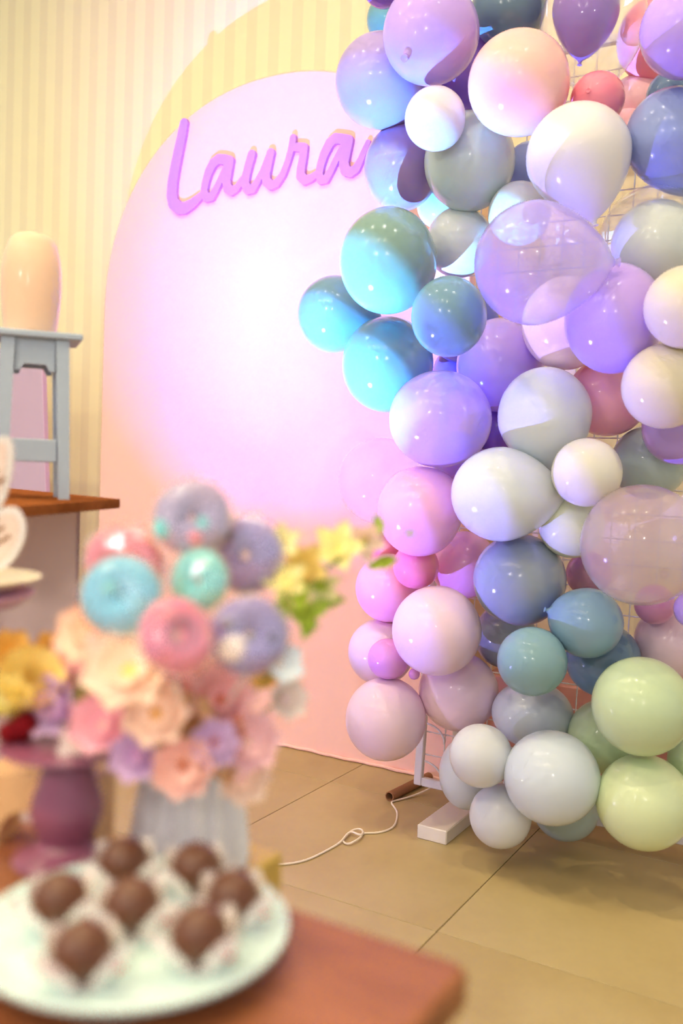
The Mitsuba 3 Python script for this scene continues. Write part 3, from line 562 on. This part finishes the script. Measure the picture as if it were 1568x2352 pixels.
def flower(base, pos, face, R, col, ccol, n=6, kind='wide', rings=1, label='', cat='flower', group=None, tilt=0.35, spin=0.0):
    k = num(base)
    A = axis_frame(pos, face, spin)
    for g in range(rings):
        for i in range(n):
            a = (i+0.5*g)/n*2*math.pi
            up = tilt+0.42*g
            x = np.array([math.cos(a)*math.cos(up), math.sin(a)*math.cos(up), math.sin(up)]); y = np.array([-math.sin(a), math.cos(a), 0]); z = np.cross(x, y)
            s = R*(1-0.24*g)
            M = A @ frame(x*R*0.05+np.array([0, 0, 0.02*R*g]), x*s, y*s, z*s)
            obj(num(k+'__petal'), PETAL[kind], 'petal_'+col, to=M)
    obj(k+'__centre', CENTRE, 'petal_'+ccol if ccol in PETALCOL else ccol, to=A @ shift(0, 0, R*0.1) @ np.diag([R*0.17, R*0.17, R*0.14, 1]))
    tag(k, label, cat, group)
    return k
TOCAM = lambda p: (CAM-np.array(p))/np.linalg.norm(CAM-np.array(p))

# ------------------------------------------------------------------ fluted pot with the flowers and donut pops
plastic('pot_white', (244, 246, 252), 0.25); plastic('mustard_paint', (206, 172, 84), 0.3)
PB = np.array([1.0509, -2.1216, 0.7177]); PH = 0.108
def fluted(n=17, seg=6):
    N = n*seg; th = np.arange(N)/N*2*np.pi; fl = np.abs(((th*n/(2*np.pi)) % 1)*2-1)
    prof = [(0.0, 0.002, 0), (0.050, 0.0, 0.3), (0.058, 0.004, 1), (0.0575, 0.02, 1), (0.053, 0.06, 1), (0.047, 0.095, 0.9), (0.046, 0.104, 0.7), (0.0475, PH, 0.5), (0.044, PH, 0.4), (0.042, 0.09, 0.2), (0.042, 0.075, 0), (0.0, 0.075, 0)]
    v = np.vstack([np.stack([r*(1+0.075*w*(fl-0.5)*2)*np.cos(th), r*(1+0.075*w*(fl-0.5)*2)*np.sin(th), np.full(N, z)], 1) for r, z, w in prof])
    f = []
    for i in range(len(prof)-1):
        for j in range(N):
            k = (j+1) % N
            f += [(i*N+j, i*N+k, (i+1)*N+k), (i*N+j, (i+1)*N+k, (i+1)*N+j)]
    return trimesh.Trimesh(v, f, process=False)
obj('mustard_pedestal', box(PB[0]-0.08, PB[0]+0.072, max(PB[1]-0.062, -2.188), PB[1]+0.09, 0.0, PB[2]-0.0004, 0.004), 'mustard_paint', 30)
tag('mustard_pedestal', 'mustard yellow square pedestal carrying the fluted pot, behind the plate of truffles', 'pedestal')
obj('fluted_pot', fluted(), 'pot_white', 40, at(PB) @ np.diag([1.13, 1.13, 1.13, 1]))
tag('fluted_pot', 'white fluted pot holding the pink flowers and donut pops', 'pot')
PT = PB+np.array([0, 0, 0.09])
def stem(k, p, r=0.0016, b='stem_green', part='__stem', foot=None):
    p = np.array(p, float); q = PT if foot is None else np.array(foot); m = (p*0.45+q*0.55)+np.array([0, 0, 0.012])
    obj(k+part, tube(spline([q, m, p], 16), r, 7), b, True)
GF = 'flowers of the bouquet in the fluted pot'
BOUQUET = [
    ((1.0718, -2.2478, 0.9647), 78, 0.86, 'cream', 'yellow', 7, 'wide', 2, 'large cream flower with a yellow heart in the middle of the bouquet'),
    ((0.9905, -2.2190, 0.9834), 62, 0.92, 'peach', 'palepink', 7, 'wide', 2, 'peach flower at the upper left of the bouquet, below the blue donut pop'),
    ((0.9601, -2.2283, 0.9065), 62, 0.93, 'lilac', 'palepink', 7, 'wide', 2, 'lilac flower leftmost in the bouquet, by the yellow flowers'),
    ((0.9298, -2.1944, 0.9346), 50, 0.97, 'palepink', 'lilac', 7, 'wide', 2, 'pale pink flower at the far left of the bouquet, above the lilac one'),
    ((1.0366, -2.2465, 0.9047), 58, 0.88, 'pink', 'peach', 7, 'wide', 2, 'pink flower low at the left of the bouquet, over the purple plate'),
    ((1.0164, -2.2472, 0.8782), 48, 0.89, 'white', 'palepink', 7, 'wide', 2, 'off white flower lowest at the left of the bouquet, beside the purple plate'),
    ((1.1041, -2.2436, 0.9269), 58, 0.85, 'peach', 'gold', 7, 'wide', 2, 'peach flower with a gold heart in the middle front of the bouquet'),
    ((1.0730, -2.1604, 0.9495), 55, 0.93, 'palepink', 'peach', 7, 'wide', 2, 'pale pink flower directly below the tilted pink donut pop'),
    ((1.1252, -2.1688, 0.9284), 66, 0.90, 'dusty', 'rust', 7, 'wide', 2, 'dusty pink flower with a rust heart below the lower lavender donut pop'),
    ((1.1577, -2.1645, 0.8890), 54, 0.89, 'palepink', 'cream', 7, 'wide', 2, 'pale pink flower at the right of the bouquet above the cream one'),
    ((1.1539, -2.1688, 0.8523), 50, 0.89, 'cream', 'palepink', 7, 'wide', 2, 'cream flower hanging lowest at the right beside the fluted pot'),
    ((1.0841, -2.2452, 0.8815), 52, 0.86, 'lilac', 'pink', 7, 'wide', 2, 'lilac flower hanging over the left of the fluted pot rim'),
    ((1.1294, -2.2316, 0.8779), 54, 0.85, 'salmon', 'rust', 7, 'wide', 2, 'salmon pink flower hanging over the middle of the fluted pot rim'),
    ((1.1479, -2.2073, 0.8975), 46, 0.86, 'lilac', 'rust', 7, 'wide', 2, 'small lilac flower right of the salmon one over the pot rim'),
    ((1.1142, -2.2011, 0.9103), 50, 0.88, 'tan', 'rust', 7, 'wide', 2, 'tan flower with a rust heart deep in the middle of the bouquet'),
    ((1.0361, -2.1800, 0.9836), 50, 0.93, 'paleyellow', 'yellow', 5, 'wide', 1, 'pale yellow flower between the blue donut pop and the cream flower'),
    ((1.1470, -2.0920, 0.9557), 40, 0.95, 'iceblue', 'white', 5, 'wide', 1, 'ice blue flower right below the lower lavender donut pop'),
    ((1.1395, -2.0738, 0.9115), 42, 0.97, 'white', 'lilac', 7, 'wide', 2, 'slim off white flower reaching out right, below the ice blue one'),
]
for i, (p, rp, z, col, ccol, n, kind, rings, lab) in enumerate(BOUQUET):
    p = np.array(p); R = rp/2110.0*z*1.57
    out = p-(PT+np.array([0, 0, 0.05])); out /= np.linalg.norm(out)
    k = flower('flower', p, 0.75*TOCAM(p)+0.55*out+np.array([0.1*math.sin(i*2.1), 0, 0.15*math.cos(i*1.3)]), R, col, ccol, n, kind, rings, lab, 'flower', GF, 0.22+0.12*(i % 3), i*0.9)
    stem(k, p-TOCAM(p)*0.004)
# rust and gold leaves between the flowers
for i, (p, s, col, d) in enumerate([((1.1551, -2.1842, 0.9001), 0.05, 'rust', (0.2, 0.1, 1)), ((1.1048, -2.1802, 0.9367), 0.045, 'rust', (-0.3, 0.2, 0.8)), ((1.1401, -2.1885, 0.8664), 0.045, 'gold', (0.5, 0.2, -0.7)), ((1.1009, -2.2222, 0.8947), 0.04, 'rust', (-0.6, 0.3, 0.3)),
        ((1.0277, -2.2256, 0.9241), 0.04, 'gold', (-0.6, 0.1, 0.4)), ((1.1313, -2.0896, 0.9382), 0.04, 'gold', (0.7, 0.4, 0.2))]):
    p = np.array(p); A = axis_frame(p, TOCAM(p)); d = np.array(d); x = d-TOCAM(p)*(d@TOCAM(p)); x /= np.linalg.norm(x)
    y = np.cross(TOCAM(p), x); k = num('loose_leaf')
    obj(k, PETAL['leaf'], 'petal_'+col, to=frame(p-x*s*0.5, x*s, y*s, TOCAM(p)*s))
    stem(k, p-x*s*0.5, 0.0012)
    tag(k, ['rust leaf standing up at the right of the bouquet', 'rust leaf pointing up below the tilted pink donut pop', 'gold leaf hanging down at the right over the pot rim', 'rust leaf pointing left in front of the bouquet', 'gold leaf pointing left beside the large cream flower', 'gold leaf pointing right under the lower lavender donut pop'][i], 'leaf', 'leaves between the flowers of the bouquet')

# donut pops
def torus(R, r, flat=0.8, n=40, m=20, a0=0.0, a1=2*math.pi, wave=0.0):
    v = []; full = a1-a0 > 6.2; mm = m if full else m+1
    for i in range(n):
        t = i/n*2*math.pi
        for j in range(mm):
            e = wave*math.sin(7*t)*0.12+wave*math.sin(4*t+1)*0.08
            a = lerp(a0-e, a1+e, j/m)
            v.append(((R+r*math.cos(a))*math.cos(t), (R+r*math.cos(a))*math.sin(t), flat*r*math.sin(a)))
    f = []
    for i in range(n):
        for j in range(m):
            k = (i+1) % n; l = (j+1) % mm
            f += [(i*mm+j, k*mm+j, k*mm+l), (i*mm+j, k*mm+l, i*mm+l)]
    return trimesh.Trimesh(np.array(v), f, process=False)
matte('dough', (248, 226, 170)); matte('stick_white', (238, 232, 224))
ICE = dict(greylav=(182, 168, 204), lavender=(164, 150, 208), pink=(244, 140, 156), blue=(132, 208, 236), mint=(136, 218, 218), rosepink=(240, 132, 164), violet=(150, 138, 196))
for k, c in ICE.items(): plastic('icing_'+k, c, 0.02)
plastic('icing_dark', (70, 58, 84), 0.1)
DOUGH = mikit.ply(torus(0.57, 0.43, 0.8), 'dough', True)
GLAZE = mikit.ply(torus(0.57, 0.452, 0.84, 56, 18, 0.0, math.pi, 1.0), 'icing_pink', True)
RIBBON = mikit.ply(torus(0.60, 0.12, 0.6, 40, 8), 'icing_pink', True)
DROP = mikit.ply(trimesh.creation.icosphere(2, 1.0), 'icing_pink', True)
fo = trimesh.creation.icosphere(1, 1.0); fv = np.array(fo.vertices); fv *= (0.99+0.12*meshkit.noise(fv*1.9+9))[:, None]
FOIL = mikit.ply(trimesh.Trimesh(fv, fo.faces, process=False), 'icing_pink', False)
scene['cellophane'] = {'type': 'blendbsdf', 'weight': 0.2, 'a': {'type': 'thindielectric', 'int_ior': 1.2},
                       'b': {'type': 'twosided', 'bsdf': {'type': 'roughconductor', 'material': 'none', 'alpha': 0.06}}}
POPS = [  # place, radius px, depth, icing, lean (image right, image up), drops, label
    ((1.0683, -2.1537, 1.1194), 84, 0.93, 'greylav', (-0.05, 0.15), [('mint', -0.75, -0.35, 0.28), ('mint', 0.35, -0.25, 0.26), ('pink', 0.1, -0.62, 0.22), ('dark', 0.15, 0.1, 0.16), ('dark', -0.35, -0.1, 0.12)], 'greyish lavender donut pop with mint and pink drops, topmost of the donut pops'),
    ((1.1025, -2.0987, 1.0771), 86, 0.96, 'lavender', (-0.35, -0.15), [('dark', -0.3, 0.55, 0.13)], 'plain lavender donut pop at the upper right, beside the yellow blossoms'),
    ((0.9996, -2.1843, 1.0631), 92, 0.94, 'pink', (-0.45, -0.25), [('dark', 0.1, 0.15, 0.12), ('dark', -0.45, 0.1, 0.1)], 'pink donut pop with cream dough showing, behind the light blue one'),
    ((1.0514, -2.2430, 1.0405), 90, 0.87, 'blue', (-0.30, 0.1), [('mint', -0.3, 0.25, 0.3), ('mint', -0.1, 0.0, 0.22)], 'light blue donut pop with a dark hole, leftmost of the donut pops'),
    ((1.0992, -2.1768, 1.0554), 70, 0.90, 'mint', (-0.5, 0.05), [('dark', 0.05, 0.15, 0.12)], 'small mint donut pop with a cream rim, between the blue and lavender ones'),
    ((1.1446, -2.2653, 1.0131), 88, 0.81, 'rosepink', (0.55, 0.25), [], 'tilted rose pink donut pop with a swirl, above the cream flower'),
    ((1.1793, -2.1954, 1.0085), 88, 0.85, 'violet', (0.1, 0.15), [('cream', -0.45, -0.38, 0.36), ('dark', 0.55, -0.1, 0.14), ('dark', -0.6, 0.2, 0.16)], 'violet donut pop with a cream patch, lowest at the right of the donut pops')]
RIGHT = np.cross(FWD, UPV); RIGHT /= np.linalg.norm(RIGHT)
for i, (p, rp, z, ice, (lx, ly), drops, lab) in enumerate(POPS):
    p = np.array(p); R = rp/2110.0*z*1.08; face = TOCAM(p)+lx*RIGHT+ly*UPV; face /= np.linalg.norm(face)
    x = RIGHT-face*(RIGHT@face); x /= np.linalg.norm(x); y = np.cross(face, x)
    M = frame(p, x*R, y*R, face*R); k = num('donut_pop')
    obj(k, DOUGH, 'dough', to=M)
    obj(k+'__icing', GLAZE, 'icing_'+ice, to=M @ shift(0, 0, 0.02))
    if ice == 'rosepink':
        obj(k+'__swirl', RIBBON, 'icing_dark', to=M @ shift(0, 0, 0.33) @ np.diag([0.62, 0.62, 0.5, 1]))
    for c, dx, dy, s in drops:
        rr = math.hypot(dx, dy); q = min(1, abs(rr-0.62)/0.4); zz = 0.35*math.sqrt(max(0, 1-q*q))
        obj(num(k+'__drop'), DROP, ('petal_cream' if c == 'cream' else 'icing_'+c), to=M @ shift(dx, dy, zz) @ np.diag([s, s, 0.1, 1]))
    obj(k+'__wrapper', FOIL, 'cellophane', False, to=M @ rotz(i*1.3) @ np.diag([1.1, 1.1, 0.62, 1]))
    stem(k, p-y*R*0.93, 0.0019, 'stick_white', '__stick')
    tag(k, lab, 'donut', 'donut pops in the flower bouquet')

# branch of yellow blossoms
BR = [np.array(q) for q in ((1.1390, -2.1482, 0.9875), (1.1467, -2.0956, 1.0198), (1.1468, -2.0246, 1.0477), (1.1459, -1.9426, 1.0735), (1.1501, -1.8582, 1.0890))]
obj('blossom_branch', tube(spline([PT+np.array([0.01, 0.01, 0.0])]+BR, 40), 0.0022, 7), 'stem_green', True)
for i, (p, s, d) in enumerate([((1.1432, -1.8613, 1.1060), 0.030, (-0.2, 0, 1)), ((1.1544, -1.8574, 1.0585), 0.036, (0.6, 0.4, 0.25)), ((1.1633, -1.8040, 1.0940), 0.014, (1, .5, 0)), ((1.1516, -1.8825, 1.0531), 0.026, (-0.6, -.3, -.3)), ((1.1564, -2.0560, 1.0063), 0.04, (0.5, 0.2, -0.3)), ((1.1556, -1.9977, 1.0226), 0.042, (0.7, 0.4, 0.1)),
        ((1.1562, -2.0664, 1.0299), 0.045, (0.1, 0, -1)), ((1.1488, -2.0254, 1.0119), 0.042, (-.7, -.3, -.4)), ((1.1506, -2.0931, 1.0248), 0.04, (-0.1, 0.3, 1)), ((1.1538, -2.0209, 1.0403), 0.03, (0.8, 0.3, -0.5)), ((1.1591, -2.0549, 0.9964), 0.036, (-0.3, 0.0, -0.6))]):
    p = np.array(p); v = TOCAM(p)+0.25*np.array([math.sin(i*2), 0, math.cos(i*2)]); v /= np.linalg.norm(v); x = np.array(d)-v*(np.array(d)@v); x /= np.linalg.norm(x)
    obj(num('blossom_branch__leaf'), PETAL['leaf'], 'petal_green', to=frame(p-x*s*0.5, x*s, np.cross(v, x)*s, v*s))
tag('blossom_branch', 'curved green branch carrying the yellow blossoms out to the right', 'branch')
for i, (p, rp, z, col, c, lab) in enumerate([
    ((1.1389, -1.9580, 1.0782), 60, 1.14, 'paleyellow', 'yellow', 'pale yellow blossom in the middle of the branch'),
    ((1.1422, -1.8976, 1.0874), 46, 1.19, 'cream', 'yellow', 'cream blossom nearest the green tip of the branch'),
    ((1.1370, -2.0294, 1.0626), 60, 1.08, 'yellow', 'paleyellow', 'deep yellow blossom next to the lavender donut pop'),
    ((1.1479, -2.0818, 1.0478), 50, 1.03, 'paleyellow', 'yellow', 'pale yellow blossom lowest on the branch, behind the donut pops'),
    ((1.1486, -2.0124, 1.0390), 44, 1.09, 'paleyellow', 'green', 'pale yellow blossom with a green heart under the deep yellow one'),
    ((1.1356, -2.0749, 1.0931), 42, 1.04, 'paleyellow', 'yellow', 'pale yellow blossom highest, just above the lavender donut pop')]):
    p = np.array(p); flower('yellow_blossom', p, TOCAM(p)+np.array([0.35*math.sin(i*1.9), 0, 0.3*math.cos(i*2.3)]), rp/2110.0*z*1.15, col, c, 5, 'slim', 2 if i < 4 else 1, lab, 'flower', 'yellow blossoms on the branch', 0.3, i*1.1)

# yellow and gold paper flowers with berries on the purple plate
PC = PS+np.array([0, 0, h+0.003])
for i, (p, rp, z, col, c, lab) in enumerate([
    ((0.9142, -2.2364, 0.9167), 82, 1.02, 'yellow', 'gold', 'large yellow flower on the purple plate, over the dark red berry'),
    ((0.9013, -2.1958, 0.9494), 50, 1.06, 'gold', 'rust', 'gold flower standing up between the yellow one and the pink bouquet'),
    ((0.8609, -2.2193, 0.9492), 50, 1.06, 'gold', 'yellow', 'gold flower at the left edge below the cake stand'),
    ((0.9140, -2.1767, 0.9522), 36, 1.07, 'yellow', 'gold', 'small yellow flower touching the pink bouquet at its top left'),
    ((0.9081, -2.2636, 0.9076), 55, 1.00, 'paleyellow', 'gold', 'pale yellow flower at the left edge on the purple plate')]):
    p = np.array(p); k = flower('plate_flower', p, TOCAM(p)+np.array([0.2*math.sin(i*1.7), 0, 0.5]), rp/2110.0*z*1.15, col, c, 6, 'cup' if i in (0, 4) else 'wide', 2, lab, 'flower', 'yellow flowers on the purple plate', 0.3, i)
    stem(k, p, 0.0015, foot=PC+np.array([-0.02+0.008*i, 0.01, 0]))
for i, (p, r, lab) in enumerate([((0.9358, -2.2654, 0.8993), 0.0165, 'dark red berry under the large yellow flower'), ((0.9322, -2.2794, 0.8924), 0.012, 'smaller dark red berry at the left edge of the purple plate')]):
    p = np.array(p); p[2] = PC[2]+r*0.97; k = num('berry')
    obj(k, trimesh.creation.icosphere(3, r), 'berry_red', True, shift(*p)); obj(k+'__stalk', tube([p+[0, 0, r*0.9], p+[0.003, 0.002, r*1.5]], 0.0012, 6), 'stem_green', True)
    tag(k, lab, 'berry', 'dark red berries on the purple plate')

# ------------------------------------------------------------------ mint plate with chocolate truffles in white petal cups
plastic('mint_glaze', (206, 230, 230), 0.12); plastic('chocolate', (98, 56, 35), 0.22)
matte('cup_white', (254, 246, 242))
PL = np.array([1.176, -2.347, TT]); PR = 0.134
obj('mint_plate', lathe([(0, 0.0), (0.06, 0.0), (0.064, 0.004), (0.07, 0.008), (PR-0.01, 0.0195), (PR, 0.026), (PR, 0.0295), (PR-0.004, 0.0305), (PR-0.016, 0.0235), (PR-0.03, 0.021), (0.03, 0.0195), (0, 0.0195)], 96), 'mint_glaze', 40, at(PL))
tag('mint_plate', 'round pale mint plate with a raised rim in the foreground', 'plate')
TRUF = [((1.1130, -2.2939, 0.8030), 'chocolate truffle at the back left of the plate'), ((1.1765, -2.2645, 0.8030), 'chocolate truffle at the back right, below the fluted pot'),
    ((1.1204, -2.3807, 0.8030), 'chocolate truffle leftmost on the plate'), ((1.1779, -2.3526, 0.8030), 'chocolate truffle in the middle of the plate'), ((1.2401, -2.2913, 0.8030), 'chocolate truffle rightmost on the plate'),
    ((1.2576, -2.3590, 0.8030), 'chocolate truffle at the front right of the plate'), ((1.1986, -2.4300, 0.8030), 'chocolate truffle at the front left of the plate')]
zp = TT+0.0197
tm = trimesh.creation.icosphere(4, 1.0)
tv = np.array(tm.vertices); tv *= (1+0.02*(meshkit.fbm(tv*2.3+5, 3)-0.5))[:, None]; tm = trimesh.Trimesh(tv, tm.faces, process=False)
TM = mikit.ply(tm, 'chocolate', True)
BEAD = mikit.ply(trimesh.creation.icosphere(2, 1.0), 'accent_red', True)
for i, (p, lab) in enumerate(TRUF):
    k = num('chocolate_truffle'); r = 0.0238
    c = np.array([p[0], p[1], zp+0.0035+r*0.97])
    obj(k, TM, 'chocolate', to=shift(*c) @ rotz(i*1.1) @ np.diag([r, r, r*0.97, 1]))
    tag(k, lab, 'truffle', 'chocolate truffles on the mint plate')
    w = num('petal_cup'); a0 = math.atan2(CAM[1]-c[1], CAM[0]-c[0])+0.12*math.sin(i*2.2)
    for j, (da, up, s) in enumerate(((-1.0, 0.50, 0.046), (0.95, 0.55, 0.044), (2.45, 0.62, 0.042), (-2.4, 0.6, 0.042))):
        a = a0+da
        x = np.array([math.cos(a)*math.cos(up), math.sin(a)*math.cos(up), math.sin(up)]); y = np.array([-math.sin(a), math.cos(a), 0]); z = np.cross(x, y)
        o = np.array([c[0]+math.cos(a)*0.011, c[1]+math.sin(a)*0.011, zp+0.0022])
        obj(num(w+'__petal'), PETAL['wide'], 'cup_white', to=frame(o, x*s, y*s*0.8, z*s))
        if j in (1, 3):
            q = o+x*s*0.60+z*(s*0.32*0.36-0.0022)
            obj(num(w+'__bead'), BEAD, 'accent_red', to=frame(q, x*0.0045, y*0.0045, z*0.002))
    obj(w+'__base', lathe([(0, 0), (0.014, 0), (0.018, 0.003), (0.012, 0.0032), (0, 0.003)], 20), 'cup_white', 30, shift(c[0], c[1], zp+0.0002))
    tag(w, lab.replace('chocolate truffle', 'white petal cup under the truffle'), 'paper cup', 'white petal cups under the truffles')
